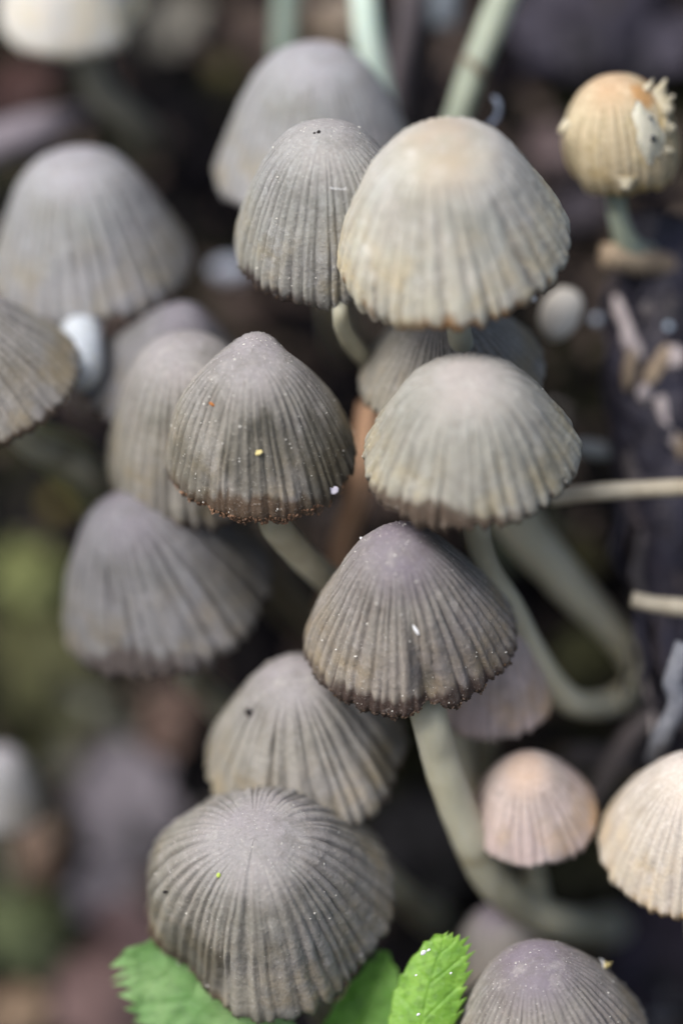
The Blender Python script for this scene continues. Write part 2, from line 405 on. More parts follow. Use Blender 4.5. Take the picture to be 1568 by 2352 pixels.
        go = link('granules', mesh('granules', vv.reshape(-1, 3), ff, M_mica, smooth=False), parent, Mx)
        go['kind'] = 'stuff'
    return dict(M=Mx, V=V, H=Hh, R=Rr, axis=a, rib=rib)

def rim_crumbs(parent, info, n, th0, thw, mat=None, size=.017):
    """ragged little flakes of dried tissue along the rim"""
    V = info['V']; nt_, nth, _ = V.shape; vv = []; ff = []
    for k in range(n):
        a = math.radians(th0 + rng.normal() * thw); j = int((a % (2 * math.pi)) / (2 * math.pi) * nth) % nth
        p0 = V[nt_ - 1 - rng.integers(0, 7), j]; s_ = size * (.5 + 1.3 * rng.random() ** 2)
        m_ = 6; base = len(vv)
        q = rng.normal(size=(8, 3)); q /= np.linalg.norm(q, axis=1)[:, None]
        q *= (.55 + .7 * rng.random((8, 1))) * s_ * np.array([1.3, 1.3, .9])
        cube = np.array([(-1, -1, -1), (1, -1, -1), (1, 1, -1), (-1, 1, -1), (-1, -1, 1), (1, -1, 1), (1, 1, 1), (-1, 1, 1)]) * s_ * .55
        vv += list(p0 + cube + q * .5)
        ff += [tuple(base + i for i in t_) for t_ in ((0, 3, 2, 1), (4, 5, 6, 7), (0, 1, 5, 4), (1, 2, 6, 5), (2, 3, 7, 6), (3, 0, 4, 7))]
    o = link('rim_crumbs', mesh('rim_crumbs', vv, ff, mat or M_crust, smooth=False), parent, info['M']); o['kind'] = 'stuff'

def mushroom(label, stem, rad=.11, smat=None, group='grey brown mushrooms of the cluster', crumbs=None, **kw):
    """stem: list of world points from just below the cap down to the ground"""
    base = stem[-1]
    root = empty('mushroom', base); tag(root, label, 'mushroom', group)
    info = build_cap(root, **kw)
    top = Vector(info['M'].translation) + info['axis'] * info['H'] * .45
    mid = Vector(info['M'].translation) + info['axis'] * info['H'] * .02
    r0 = rad if isinstance(rad, (list, tuple)) else [rad * .85, rad, rad * 1.03, rad * 1.08]
    v, f = tube([top, mid] + list(stem), r0, n=70, k=24, bump=.06, seed=kw.get('seed', 1), freq=3.2)
    link('stem', mesh('stem', v, f, smat or M_stem), root)
    if crumbs: rim_crumbs(root, info, *crumbs)
    return root, info

lo = (240, 70)
G0 = ground_pt
# --- sharp ones in the middle
mB, iB = mushroom('sharp grey cap with white-dusted ribs, partly behind the large tan cap', [P(778, 690, .25), P(790, 760, .45), P(840, 825, .9), P(930, 900, 1.6), G0(1010, 980, .3)], rad=.065,
  apex=(747, 325), centre=(750, 558), hw=208, s=.68, depth=.6, N=44, rimlift=((-60, 25, .05),), profile='dome2', mat='grey', seed=11, crust=(-140, 55, .15), granules=260, amp=.050, waves=.02, crumbs=(120, -130, 35, None, .007))
mC, iC = mushroom('largest tan cap with bright straight ribs at the top centre', [P(1050, 735, .1), P(1062, 800, .35), P(1085, 900, .9), P(1120, 1050, 1.8), G0(1200, 1200, .3)], rad=.085,
  apex=(1002, 345), centre=(1040, 556), hw=266, s=.72, depth=-.15, N=38, rimlift=((-128, 26, .16), (-62, 30, -.05), (10, 20, .06)), profile='bell2', mat='tan', seed=23, crust=(-90, 40, .12), granules=60, amp=.046, waves=.02, spots=.9, smat=M_stem,
  dents=((200, .75, 30, .2, .02),))
mG, iG = mushroom('weathered cap with a yellow fleck and a crumpled brown rim, left of centre', [P(625, 1180, .35), P(655, 1235, .5), P(730, 1310, .95), P(850, 1400, 1.7), P(960, 1480, 2.4), G0(1060, 1540, .3)], rad=.11,
  apex=(583, 818), centre=(600, 1035), hw=213, s=.67, depth=.45, N=48, crustw=.18, rimlift=((-150, 24, .06), (-35, 20, .07)), smudge=((-88, .58, 34, .24, .62), (-35, .78, 34, .3, .7), (-150, .8, 30, .2, .45)), profile='bell2', mat='brown', seed=37, crust=(-100, 55, .3), granules=260, amp=.048, waves=.06, crumbs=(420, -95, 40, M_rust, .0085), rim_drop=.11,
  dents=((-75, .55, 25, .14, -.04), (180, .6, 25, .2, .06), (35, .35, 30, .2, -.06), (140, .25, 28, .14, -.06), (75, .22, 30, .12, .05), (-120, .7, 14, .2, .03)))
mH, iH = mushroom('warm grey cap right of centre with brown spots along its dark rim', [P(1092, 1205, .3), P(1115, 1300, .5), P(1185, 1420, .85), P(1250, 1540, 1.2), P(1312, 1612, 1.5), P(1385, 1618, 1.9), P(1450, 1585, 2.3), G0(1530, 1510, .3)], rad=.10,
  apex=(1062, 868), centre=(1077, 1040), hw=245, s=.7, depth=-.1, N=34, rimlift=((-145, 26, .08), (-60, 30, -.04)), crustw=.19, profile='bell2', mat='right', seed=41, crust=(-115, 50, .25), granules=90, amp=.046, spots=1., crumbs=(100, -110, 40, None, .008))  # wide crust band also paints the dark shading under the curled rim
mJ, iJ = mushroom('sharp lilac-topped cap below the centre with a torn fold and ragged rim', [P(985, 1640, .3), P(1012, 1740, .5), P(1062, 1880, .8), P(1125, 2010, 1.2), P(1200, 2080, 1.6), P(1320, 2128, 2.2), G0(1430, 2125, .3)], rad=.135,
  apex=(912, 1235), centre=(942, 1455), hw=234, s=.72, depth=.45, N=44, crustw=.16, rimlift=((-150, 20, .05),), smudge=((20, .4, 40, .35, .35), (-84, .80, 5, .12, .6)), rim_drop=.10, profile='bell3', mat='dark', seed=53, crust=(-100, 60, .45), granules=260, amp=.050, waves=.04, crumbs=(420, -95, 50, None, .009),  # painted shading: dark fold, and upper right under the neighbouring cap
  dents=((-84, .86, 6, .22, -.13), (-90, .64, 3.5, .22, -.07), (-77, .7, 4, .3, .035), (-97, .75, 4, .2, .03), (178, .8, 16, .25, .05), (20, .45, 30, .3, -.05)))
mM, iM = mushroom('large sharp cap seen from above at the bottom left with a pale crown', [P(700, 2230, .9), P(760, 2350, 1.6), P(850, 2460, 2.4), G0(930, 2500, .3)], rad=.12,
  apex=(592, 1892), centre=(612, 2070), hw=282, s=.83, depth=.75, N=46, crustw=.13, rimlift=((-88, 22, -.05), (-125, 16, .06), (-50, 20, .06)), smudge=((-138, .78, 26, .2, .6), (165, .8, 30, .2, .5)), rim_drop=.10, profile='bell2', mat='brown', seed=67, crust=(-165, 50, .2), granules=260, amp=.05, waves=.07, crumbs=(300, -150, 40, None, .009),
  dents=((-142, 1.0, 20, .5, -.16), (-42, 1.0, 22, .5, -.14), (-118, .85, 7, .2, -.04), (-104, .6, 4, .4, -.04), (178, .6, 22, .25, .05), (150, .7, 16, .2, .05), (190, .6, 30, .25, .03), (160, .92, 20, .1, -.05), (-120, .85, 9, .2, -.03)))
mN, iN = mushroom('lilac-grey cap rising from the bottom right edge beside the leaf', [P(1290, 2480, .5), P(1340, 2600, 1.2), G0(1400, 2640, .3)], rad=.12,
  apex=(1212, 2175), centre=(1255, 2390), hw=228, s=.6, depth=.5, N=52, profile='bell3', mat='dark', seed=71, granules=260, amp=.034, waves=.025)
# --- slightly soft ones
mL, iL = mushroom('cap with strong dark grooves just above the bottom left cap', [P(760, 1880, 1.1), P(830, 1960, 1.7), P(930, 2060, 2.4), G0(1020, 2120, .3)], rad=.11,
  apex=(672, 1535), centre=(708, 1728), hw=236, s=.66, depth=1.15, N=30, smudge=((-20, .85, 30, .2, .4),), rim_drop=.09, profile='bell3', mat='brown', seed=83, amp=.085, res=lo and (320, 90), crust=(-20, 50, .1),
  dents=((-30, 1.0, 22, .5, -.10), (-60, .9, 25, .2, .06), (170, .7, 20, .2, .03)))
mI, iI = mushroom('pinkish brown cap squeezed between the tan cap above and the cap below', [P(1050, 985, 1.6), P(1080, 1100, 2.0), G0(1120, 1240, .3)], rad=.08,
  apex=(1010, 715), centre=(1034, 850), hw=212, s=.66, depth=.8, N=50, profile='bell3', mat='brown', seed=97, res=(320, 80), amp=.045)
mA, iA = mushroom('tall smooth lilac-grey cap at the top behind the sharp ribbed cap', [P(745, 560, 2.1), P(770, 700, 2.6), G0(800, 800, .3)], rad=.11,
  apex=(722, 140), centre=(727, 388), hw=236, s=.58, depth=1.7, N=54, profile='bell2', mat='greysoft', seed=101, res=(320, 80), amp=.03)
mE, iE = mushroom('large soft grey cap on the left with a bright white stem below it', [P(190, 745, 1.45), P(187, 800, 1.15), P(186, 848, 1.25), P(192, 862, 2.3), G0(215, 900, .3)], rad=[.12, .16, .16, .13], smat=M_stem_w,
  apex=(178, 380), centre=(207, 606), hw=232, s=.6, depth=1.9, N=36, profile='bell2', mat='greysoft', seed=113, res=(320, 80), amp=.045)
mF, iF = mushroom('out of focus brownish cap behind and left of the weathered cap', [P(480, 1210, 2.3), P(560, 1290, 2.8), P(660, 1390, 3.4), G0(760, 1470, .3)], rad=.13, smat=M_stem_b,
  apex=(432, 800), centre=(452, 1050), hw=204, s=.68, depth=1.35, N=28, profile='dome2', mat='brown', seed=127, res=(320, 80), amp=.065)
mF2, _ = mushroom('blurred brown cap lobe showing behind the brownish cap on the left', [P(330, 1020, 2.9), P(300, 1120, 3.4), G0(280, 1250, .3)], rad=.15,
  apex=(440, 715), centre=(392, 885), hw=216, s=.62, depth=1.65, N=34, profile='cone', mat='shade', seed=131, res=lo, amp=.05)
mK, iK = mushroom('broad blurred lilac-grey cap with a dark lower rim on the left', [P(430, 1540, 2.3), P(490, 1600, 2.8), P(560, 1680, 3.4), G0(600, 1740, .3)], rad=.11,
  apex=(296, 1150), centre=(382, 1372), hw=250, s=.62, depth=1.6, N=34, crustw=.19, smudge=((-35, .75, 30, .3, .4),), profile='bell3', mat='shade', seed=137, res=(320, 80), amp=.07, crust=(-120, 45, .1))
mR, _ = mushroom('brownish cap cut off by the left edge', [P(60, 1010, 1.6), P(140, 1045, 2.0), P(230, 1110, 2.6), G0(290, 1200, .3)], rad=.11,
  apex=(-110, 700), centre=(5, 890), hw=196, s=.62, depth=1.0, N=40, profile='bell3', mat='brown', seed=139, res=(320, 80), amp=.034)
mP, _ = mushroom('small pinkish cap with an orange crown below the long curved stem', [P(1225, 1990, 1.6), P(1240, 2080, 2.1), G0(1260, 2160, .3)], rad=.08,
  apex=(1198, 1742), centre=(1222, 1866), hw=149, s=.7, depth=1.0, N=30, profile='bell3', mat='pink', seed=149, res=(260, 80), amp=0.045)
mQ, _ = mushroom('pale pink cap hidden behind the sharp lilac-topped cap', [P(1100, 1760, 2.4), P(1110, 1850, 2.8), G0(1120, 1950, .3)], rad=.12,
  apex=(1120, 1400), centre=(1118, 1602), hw=146, s=.5, depth=1.2, N=26, profile='bell3', mat='pink', seed=151, res=lo, amp=.03)
mO, _ = mushroom('pale cream cap cut off by the right edge', [P(1610, 2130, .9), P(1640, 2250, 1.6), G0(1660, 2340, .3)], rad=.11,
  apex=(1576, 1745), centre=(1592, 1935), hw=216, s=.66, depth=.8, N=44, profile='bell3', mat='pale', seed=157, res=(320, 90), amp=.03)
mS, _ = mushroom('bright white blurred cap at the top left corner', [P(205, 140, 3.2), P(240, 220, 3.3), P(300, 275, 3.5), P(330, 310, 3.9), G0(350, 350, .3)], rad=.13, smat=simple_mat('stem_olive', (.17, .165, .13), (.25, .24, .19), 4),
  apex=(150, -170), centre=(165, 12), hw=170, s=.75, depth=2.8, N=24, profile='bell3', mat='white', seed=163, res=lo, amp=.02,
  dents=((-25, .95, 16, .16, -.12),))
mT, _ = mushroom('small blurred lilac cap between the leaf and the bottom right cap', [P(1150, 2400, 2.6), G0(1160, 2480, .3)], rad=.08,
  apex=(1130, 2075), centre=(1150, 2220), hw=118, s=.5, depth=1.9, N=30, profile='dome', mat='dark', seed=167, res=lo, amp=.02)
mU, _ = mushroom('far blurred pale cap at the left edge near the bottom', [P(10, 1930, 3.8), G0(30, 2060, .3)], rad=.1,
  apex=(10, 1715), centre=(5, 1850), hw=105, s=.5, depth=3.2, N=26, profile='dome', mat='greysoft', seed=173, res=lo, amp=.03)

def cap_pt(info, px, py, lift=.0):
    """the point of a cap that the photo shows at px, py"""
    Vw = (np.array(info['M'].to_3x3()) @ info['V'].reshape(-1, 3).T).T + np.array(info['M'].translation)
    Rc = np.array(R_CAM); q = (Vw - np.array(CAM)) @ Rc
    u_ = q[:, 0] / -q[:, 2] / .2398 * 1568 + 784; w_ = 1176 - q[:, 1] / -q[:, 2] / .36 * 2352
    d = np.hypot(u_ - px, w_ - py); near = np.where(d < 6)[0]
    i = near[np.argmin(-q[near, 2])] if len(near) else int(np.argmin(d))
    pnt = Vector(Vw[i]); return pnt + (CAM - pnt).normalized() * lift
# --- the torn ochre cap on a thin stem, upper right
root = empty('mushroom', P(1500, 590, 1.9)); tag(root, 'small torn ochre cap with a pale spotted hole on a thin stem, upper right', 'mushroom', 'grey brown mushrooms of the cluster')
iD = build_cap(root, apex=(1396, 190), centre=(1424, 326), hw=136, s=.52, depth=.95, N=24, profile='egg', mat='orange', seed=179, amp=.055, res=(300, 110), gill_mat=M_gill_pale, waves=.07,
   dents=((200, .5, 12, .12, .12), (-15, .5, 30, .25, -.05), (190, .85, 20, .2, -.12)), lobe=.14, rimlift=((20, 35, .35), (200, 25, .3), (-60, 25, -.12)), smudge=((-40, .26, 26, .12, .9), (15, .36, 18, .14, .8)))
v, f = tube([P(1415, 400, 1.1), P(1412, 450, 1.15), P(1425, 520, 1.25), P(1452, 575, 1.45), P(1500, 592, 1.9)], [.075, .075, .08, .1, .1], n=40, k=20, seed=5)
link('stem', mesh('stem', v, f, M_stem_g), root)
M_cap_orange_lobe = simple_mat('ochre_lobe', (.50, .44, .30), (.64, .58, .44), 8, .7, .5, .01, sss=.2)
M_cream = simple_mat('cream_flesh', (.50, .48, .37), (.62, .60, .50), 6, .6, .5, .01, sss=.2)
# pale hole patch: a bent disc lying in the torn place
def patch(cx, cy, rx, ry, lift, bulge, rot, matl, name, parent, n=26):
    smp = []
    for a_ in np.linspace(0, 2 * math.pi, 24, endpoint=False):
        for r_ in (.3, .65, 1.0):
            x_, y_ = rx * r_ * math.cos(a_), ry * r_ * math.sin(a_)
            q_ = cap_pt(iD, 1487 + x_ * 30 / rx, 305 + y_ * 70 / ry); smp.append((x_ * 30 / rx, y_ * 70 / ry, -(R_CAM.transposed() @ (q_ - CAM)).z - FOC))
    smp = np.array(smp); Am = np.stack([np.ones(len(smp)), smp[:, 0], smp[:, 1], smp[:, 0] ** 2, smp[:, 1] ** 2, smp[:, 0] * smp[:, 1]], -1)
    cf = np.linalg.lstsq(Am, smp[:, 2], rcond=None)[0]
    vv = []; rr = np.linspace(0, 1, 10); tt = np.linspace(0, 2 * math.pi, n, endpoint=False)
    for r_ in rr:
        for a_ in tt:
            w = 1 + .16 * math.sin(3 * a_ + 1) + .10 * math.sin(7 * a_)
            x_, y_ = rx * r_ * w * math.cos(a_), ry * r_ * w * math.sin(a_)
            X_, Y_ = x_ * math.cos(rot) - y_ * math.sin(rot) + cx - 1487, x_ * math.sin(rot) + y_ * math.cos(rot) + cy - 305
            dd = float(cf @ np.array([1, X_, Y_, X_ ** 2, Y_ ** 2, X_ * Y_]))
            vv.append(P(1487 + X_, 305 + Y_, dd - lift + .035 * r_ ** 4))
    f_ = [tuple(q) for q in grid_faces(10, n, True)]
    k0 = len(vv); back = [v_ + (v_ - CAM).normalized() * .05 for v_ in vv]
    f_ += [tuple(reversed([i + k0 for i in q])) for q in f_]
    last = 9 * n
    f_ += [(last + i, last + (i + 1) % n, k0 + last + (i + 1) % n, k0 + last + i) for i in range(n)]
    return link(name, mesh(name, vv + back, f_, matl), parent)
patch(1487, 305, 30, 68, .035, .04, -.28, M_cream, 'torn_hole', root)
M_pit = simple_mat('dark_pit', (.03, .035, .045), (.07, .07, .08), 8, .8)
for (x_, y_, r_) in ((1500, 318, 9), (1494, 270, 5), (1516, 362, 4)):
    patch(x_, y_, r_ * .8, r_ * .8, .075, .01, 0, M_pit, 'pit', root, 12)
LB = []
for (x_, y_, l_, r_) in ((1490, 192, 22, .034), (1512, 206, 34, .036), (1519, 218, 18, .03), (1529, 230, 30, .028), (1535, 246, 14, .036), (1543, 292, 5, .04), (1543, 348, 8, .034), (1440, 430, 8, .04), (1294, 296, 20, .035)):
    a_ = math.atan2(y_ - 318, x_ - 1424) if x_ > 1300 else 2.2
    l_ *= .72
    LB.append(((x_ - 14 * math.cos(a_), y_ - 14 * math.sin(a_)), (x_ + l_ * math.cos(a_ + .12), y_ + l_ * math.sin(a_ + .5 * math.sin(x_ * 7.3))), r_ * (.8 + .3 * math.sin(y_ * 3.1))))
for (a_, b_, r_) in LB:
    s0 = cap_pt(iD, *a_, -.04); dd = (R_CAM.transposed() @ (s0 - CAM)).z * -1 - FOC
    v, f = tube([s0, P((a_[0] + b_[0]) / 2, (a_[1] + b_[1]) / 2 + 2, dd), P(*b_, dd + .03)], [r_ * 2.0, r_ * 1.3, r_ * .4], n=14, k=10, bump=.25, freq=12)
    link('torn_lobe', mesh('torn_lobe', v, f, M_cap_orange_lobe), root)

# ------------------------------------------------------------------ specks and scraps lying on caps
def pebble(name, pos, size, mat, label, cat, group=None, seed=0, seg=14, rough=.25, rot=None):
    th = np.linspace(0, 2 * np.pi, seg, endpoint=False); ph = np.linspace(0, np.pi, seg // 2 + 2)
    vv = np.stack([np.sin(ph)[:, None] * np.cos(th), np.sin(ph)[:, None] * np.sin(th), np.cos(ph)[:, None] + 0 * th], -1)
    vv = vv * (1 + rough * fbm(vv * 1.7 + seed, 3, seed)[..., None])
    vv = vv * np.array(size)
    me = mesh(name, vv.reshape(-1, 3), grid_faces(len(ph), seg, True), mat)
    M_ = Matrix.Translation(pos) @ (R_CAM.to_4x4() if rot is None else R_CAM.to_4x4() @ Matrix.Rotation(rot, 4, 'Z'))
    o = link(name, me, None, M_); tag(o, label, cat, group); return o
M_yel = simple_mat('yellow_scrap', (.75, .62, .25), (.85, .75, .4), 20)
M_grn = simple_mat('green_scrap', (.45, .6, .08), (.6, .75, .2), 20)
M_orn = simple_mat('orange_scrap', (.45, .16, .04), (.6, .25, .08), 20)
M_blk = simple_mat('black_scrap', (.01, .01, .01), (.03, .02, .02), 20)
M_wsp = simple_mat('white_scrap', (.7, .72, .75), (.85, .85, .85), 20)
pebble('plant_scrap', cap_pt(iG, 600, 1042), (.030, .018, .015), M_yel, 'pale yellow fleck lying on the weathered cap', 'fleck', seed=3, rot=.4)
pebble('plant_scrap', cap_pt(iG, 592, 1040), (.012, .010, .01), M_yel, 'tiny crumb touching the pale yellow fleck', 'fleck', seed=4)
pebble('plant_scrap', cap_pt(iG, 482, 930), (.024, .011, .01), M_orn, 'tiny orange scrap on the weathered cap, upper left', 'fleck', seed=5, rot=-.6)
pebble('plant_scrap', cap_pt(iM, 497, 2012), (.016, .018, .012), M_grn, 'tiny bright green fleck on the bottom left cap', 'fleck', seed=6)
pebble('soil_speck', cap_pt(iM, 378, 2050), (.025, .010, .01), M_blk, 'black speck on the left side of the bottom left cap', 'speck', seed=7, rot=.3)
pebble('soil_speck', cap_pt(iB, 731, 298), (.014, .016, .01), M_blk, 'black speck near the crown of the sharp ribbed cap', 'speck', seed=8)
pebble('soil_speck', cap_pt(iB, 722, 300), (.010, .008, .01), M_blk, 'smaller black speck left of the crown speck on the ribbed cap', 'speck', seed=18)
pebble('soil_speck', cap_pt(iL, 568, 1636), (.030, .035, .012), M_blk, 'dark spot on the left of the strongly grooved cap', 'speck', seed=9, rot=.5)
pebble('soil_speck', cap_pt(iJ, 955, 1450), (.014, .045, .01), M_wsp, 'whitish scrap caught in the torn fold of the lilac-topped cap', 'scrap', seed=10, rot=.5)
pebble('plant_scrap', cap_pt(iJ, 800, 1202), (.012, .012, .01), M_wsp, 'white grain near the top of the lilac-topped cap', 'grain', seed=11)
pebble('drop_glint', cap_pt(iC, 1236, 697), (.022, .022, .02), M_wsp, 'tiny white droplet at the lower right rim of the tan cap', 'droplet', seed=12, rough=.05)
pebble('plant_scrap', cap_pt(iG, 768, 1130), (.04, .03, .012), simple_mat('lilac_scrap', (.5, .48, .6), (.7, .68, .75), 10), 'pale lilac patch at the right end of the weathered cap rim', 'scrap', seed=13)
# a scrap of moss on the shoulder of the bottom right cap
b0 = cap_pt(iN, 1392, 2222)
root = empty('moss_scrap', b0); tag(root, 'tiny dry moss scrap on the right shoulder of the bottom right cap', 'moss scrap')
for k in range(9):
    d = cdir(.8 * rng.normal() + .5, .7 + .6 * rng.normal(), .5 * rng.normal()) * (.05 + .05 * rng.random())
    v, f = tube([b0, b0 + d * .5 + Vector((0, 0, .01)), b0 + d], [.006, .005, .002], n=8, k=6)
    link('sprig', mesh('sprig', v, f, M_yel if k % 3 else M_wsp), root)
# fine hair on the ribbed cap
v, f = tube([cap_pt(iB, 762, 434, .02), cap_pt(iB, 778, 437, .05), cap_pt(iB, 795, 436, .05), cap_pt(iB, 799, 428, .04)], [.0035, .003, .003], n=20, k=6)
tag(link('hair', mesh('hair', v, f, M_wsp)), 'fine white hair curled on the sharp ribbed cap', 'hair')
v, f = tube([P(1133, 222, 1.2), P(1145, 240, 1.2), P(1142, 268, 1.25), P(1122, 292, 1.3), P(1115, 320, 1.6)], [.018, .02, .016, .014], n=24, k=8)
tag(link('hair', mesh('hair', v, f, simple_mat('blue_grey_fibre', (.16, .19, .26), (.22, .26, .33), 6))), 'curved bluish fibre above the tan cap', 'fibre')

# ------------------------------------------------------------------ seedling with serrated leaves
def leaf_material(name, c1, c2, dark):
    m, nt, p = nodes(name)
    at = nt.nodes.new('ShaderNodeAttribute'); at.attribute_name = 'mask'
    sp = nt.nodes.new('ShaderNodeSeparateColor'); nt.links.new(at.outputs['Color'], sp.inputs[0])
    col = ramp(nt, noise(nt, 4, 4, .6), [(.35, c1), (.65, c2)])
    col = mixc(nt, col, tuple(c * .62 for c in c1), math_(nt, 'MULTIPLY', ramp(nt, noise(nt, 13, 4, .7), [(.5, 0.), (.62, 1.)]), .55))
    col = mixc(nt, col, dark, math_(nt, 'MULTIPLY', sp.outputs[0], .28))
    col = mixc(nt, col, (.45, .65, .35), math_(nt, 'MULTIPLY', ramp(nt, noise(nt, 30, 3, .7), [(.6, 0.), (.75, 1.)]), .35))
    nt.links.new(col, p.inputs['Base Color']); p.inputs['Roughness'].default_value = .42
    p.inputs['Subsurface Weight'].default_value = .25; p.inputs['Subsurface Radius'].default_value = (.05, .12, .03); p.inputs['Subsurface Scale'].default_value = 1
    bump(nt, p, noise(nt, 18, 5, .7), .8, .02)
    return m
def leaf(parent, railL, railR, depth, matl, tl=(0, 0), tr=(0, 0), cup=.12, tilt=0., seed=0, label=None, nveins=7):
    """a blade between two edges; tl, tr: number and height (photo pixels) of the teeth on each edge"""
    nu, nv = 240, 49
    A = spline([(q[0], q[1], 0) for q in railL], nu)[:, :2]; B = spline([(q[0], q[1], 0) for q in railR], nu)[:, :2]
    s_ = np.linspace(0, 1, nu); ctr = (A + B) / 2; tg = np.gradient(ctr, axis=0); tg /= np.linalg.norm(tg, axis=1)[:, None] + 1e-9
    r = np.random.default_rng(seed)
    def teeth(n, h, off):
        if not n: return np.zeros(nu)
        edges = np.cumsum(.55 + .9 * r.random(n + 2)); edges = (edges - edges[0]) / (edges[-1] - edges[0])
        out = np.zeros(nu)
        for a_, b_ in zip(edges[:-1], edges[1:]):
            m_ = (s_ >= a_) & (s_ < b_); u_ = (s_[m_] - a_) / (b_ - a_)
            out[m_] = (np.clip(u_ / .72, 0, 1) ** 1.2 - np.clip((u_ - .72) / .28, 0, 1)) * h * (.6 + .8 * r.random())
        return out
    TL, TR = teeth(*tl, 0), teeth(*tr, 0)
    V = np.zeros((nu, nv, 3)); Mk = []
    for i in range(nu):
        w = np.linalg.norm(B[i] - A[i]); o_ = (A[i] - B[i]) / (w + 1e-6)
        for j in range(nv):
            v = -1 + 2 * j / (nv - 1); av = abs(v); e = av ** 7
            q = ctr[i] + (B[i] - A[i]) / 2 * v
            t_ = TR[i] if v > 0 else TL[i]
            q = q + (-o_ if v > 0 else o_) * t_ * e + tg[i] * t_ * e * .9
            vp = (s_[i] * nveins - av * .9) % 1.0
            vein = math.exp(-((vp - .5) / .07) ** 2) * (1 - av ** 4); mid = .45 * math.exp(-(v / .03) ** 2)
            lift = cup * av ** 1.6 * w * PX - .008 * vein - .018 * mid + tilt * v * w * PX * .5
            V[i, j] = P(q[0], q[1], depth - lift)
            Mk.append((max(vein * .6, mid), av, 0))
    V = V + np.array(CAM / CAM.length)[None, None] * (.05 * fbm(V * 2.2, 3, seed) + .012 * fbm(V * 9, 3, seed + 1))[..., None]
    n_ = nu * nv; bk = -np.array(CAM / CAM.length) * .016
    top = V.reshape(-1, 3); bot = top + bk
    f = grid_faces(nu, nv); allf = [f, f[:, ::-1] + n_]; sf = []
    for e_ in ([i * nv for i in range(nu)], [i * nv + nv - 1 for i in range(nu)]):
        for a_, b_ in zip(e_[:-1], e_[1:]): sf.append((a_, b_, b_ + n_, a_ + n_))
    for r0 in (0, (nu - 1) * nv):
        for j in range(nv - 1): sf.append((r0 + j, r0 + j + 1, r0 + j + 1 + n_, r0 + j + n_))
    allf.append(np.array(sf))
    o = link('leaf', mesh('leaf', np.vstack([top, bot]), np.vstack(allf), matl, attrs={'mask': np.array(Mk + Mk, float)}), parent)
    if label: o['label'] = label
    return o
M_leaf1 = leaf_material('leaf_pale_green', (.14, .30, .085), (.24, .41, .15), (.10, .28, .06))
M_leaf2 = leaf_material('leaf_mid_green', (.10, .27, .03), (.16, .36, .05), (.05, .16, .02))
M_leaf3 = leaf_material('leaf_bright_green', (.14, .32, .03), (.24, .46, .06), (.12, .32, .02))
base = P(860, 2620, .9)
sg = ground_pt(900, 2780, .3)
root = empty('seedling', sg); tag(root, 'bright green serrated leaves of a seedling at the bottom edge under the caps', 'seedling')
v, f = tube([sg, (sg + base) / 2 + Vector((0, -.2, .1)), base], [.06, .05, .05], n=24, k=12); link('stem', mesh('stem', v, f, M_leaf2), root)
leaf(root, [(850, 2640), (640, 2560), (480, 2480), (385, 2405), (328, 2340), (306, 2285), (300, 2240), (276, 2197)], [(870, 2600), (740, 2460), (670, 2350), (590, 2262), (490, 2196), (420, 2170), (345, 2164), (278, 2193)],
     .75, M_leaf1, tl=(11, 26), tr=(8, 8), cup=.06, seed=2, label='pale green leaf with teeth pointing left')
leaf(root, [(850, 2640), (720, 2500), (735, 2380), (785, 2290), (838, 2222), (879, 2182)], [(870, 2640), (905, 2500), (915, 2390), (918, 2300), (910, 2232), (883, 2183)],
     .85, M_leaf2, tl=(6, 5), tr=(6, 5), cup=.14, seed=3, label='darker green leaf in the middle', nveins=5)
leaf(root, [(860, 2640), (880, 2520), (888, 2410), (900, 2310), (929, 2230), (975, 2170), (1012, 2146)], [(880, 2640), (985, 2520), (1030, 2390), (1056, 2290), (1068, 2215), (1056, 2165), (1016, 2147)],
     .25, M_leaf3, tl=(9, 5), tr=(17, 15), cup=-.10, tilt=.15, seed=4, label='upright bright green leaf', nveins=6)
for k, (x_, y_, s_) in enumerate(((972, 2188, .020), (984, 2182, .012), (955, 2240, .008), (1035, 2235, .009), (960, 2330, .012))):
    pebble('white_grain', P(x_, y_, .02), (s_ * 1.2, s_ * .8, s_ * .5), M_wsp, ('larger white grain near the tip of the upright bright leaf', 'white grain touching the larger one near the leaf tip', 'tiny white grain on the left half of the upright leaf', 'tiny white grain by the toothed right edge of the leaf', 'white grain low on the upright bright leaf')[k], 'grain', 'white grains on the leaf', seed=40 + k, rot=.6)

# ------------------------------------------------------------------ litter, twigs, wood
def rod(name, pts, radii, mat, label, cat, group=None, n=40, k=16, b=.06, seed=0, freq=4, flat=1.):
    v, f = tube(pts, radii, n=n, k=k, bump=b, seed=seed, freq=freq, flat=flat)
    return tag(link(name, mesh(name, v, f, mat)), label, cat, group)
M_straw = simple_mat('straw', (.42, .36, .26), (.60, .54, .42), 5, .6, .4, .01, stretch=(1, 1, 1))
M_twg = simple_mat('grey_twig', (.10, .09, .09), (.20, .17, .17), 5, .7)
M_or = simple_mat('orange_stem', (.60, .36, .22), (.72, .46, .30), 3, .6, sss=.1)
M_bark = simple_mat('wet_bark', (.010, .009, .014), (.055, .050, .075), 2.6, .5, .9, .06, spec=.4, fine=(.20, .16, .16), stretch=(1, 1, .55))
M_chip = simple_mat('pale_chip', (.45, .38, .38), (.68, .60, .57), 5, .6)
M_barkl = simple_mat('bark_brown', (.05, .042, .05), (.15, .12, .12), 4, .7, .9, .04)
M_chipt = simple_mat('tan_chip', (.30, .22, .15), (.46, .36, .25), 5, .6)
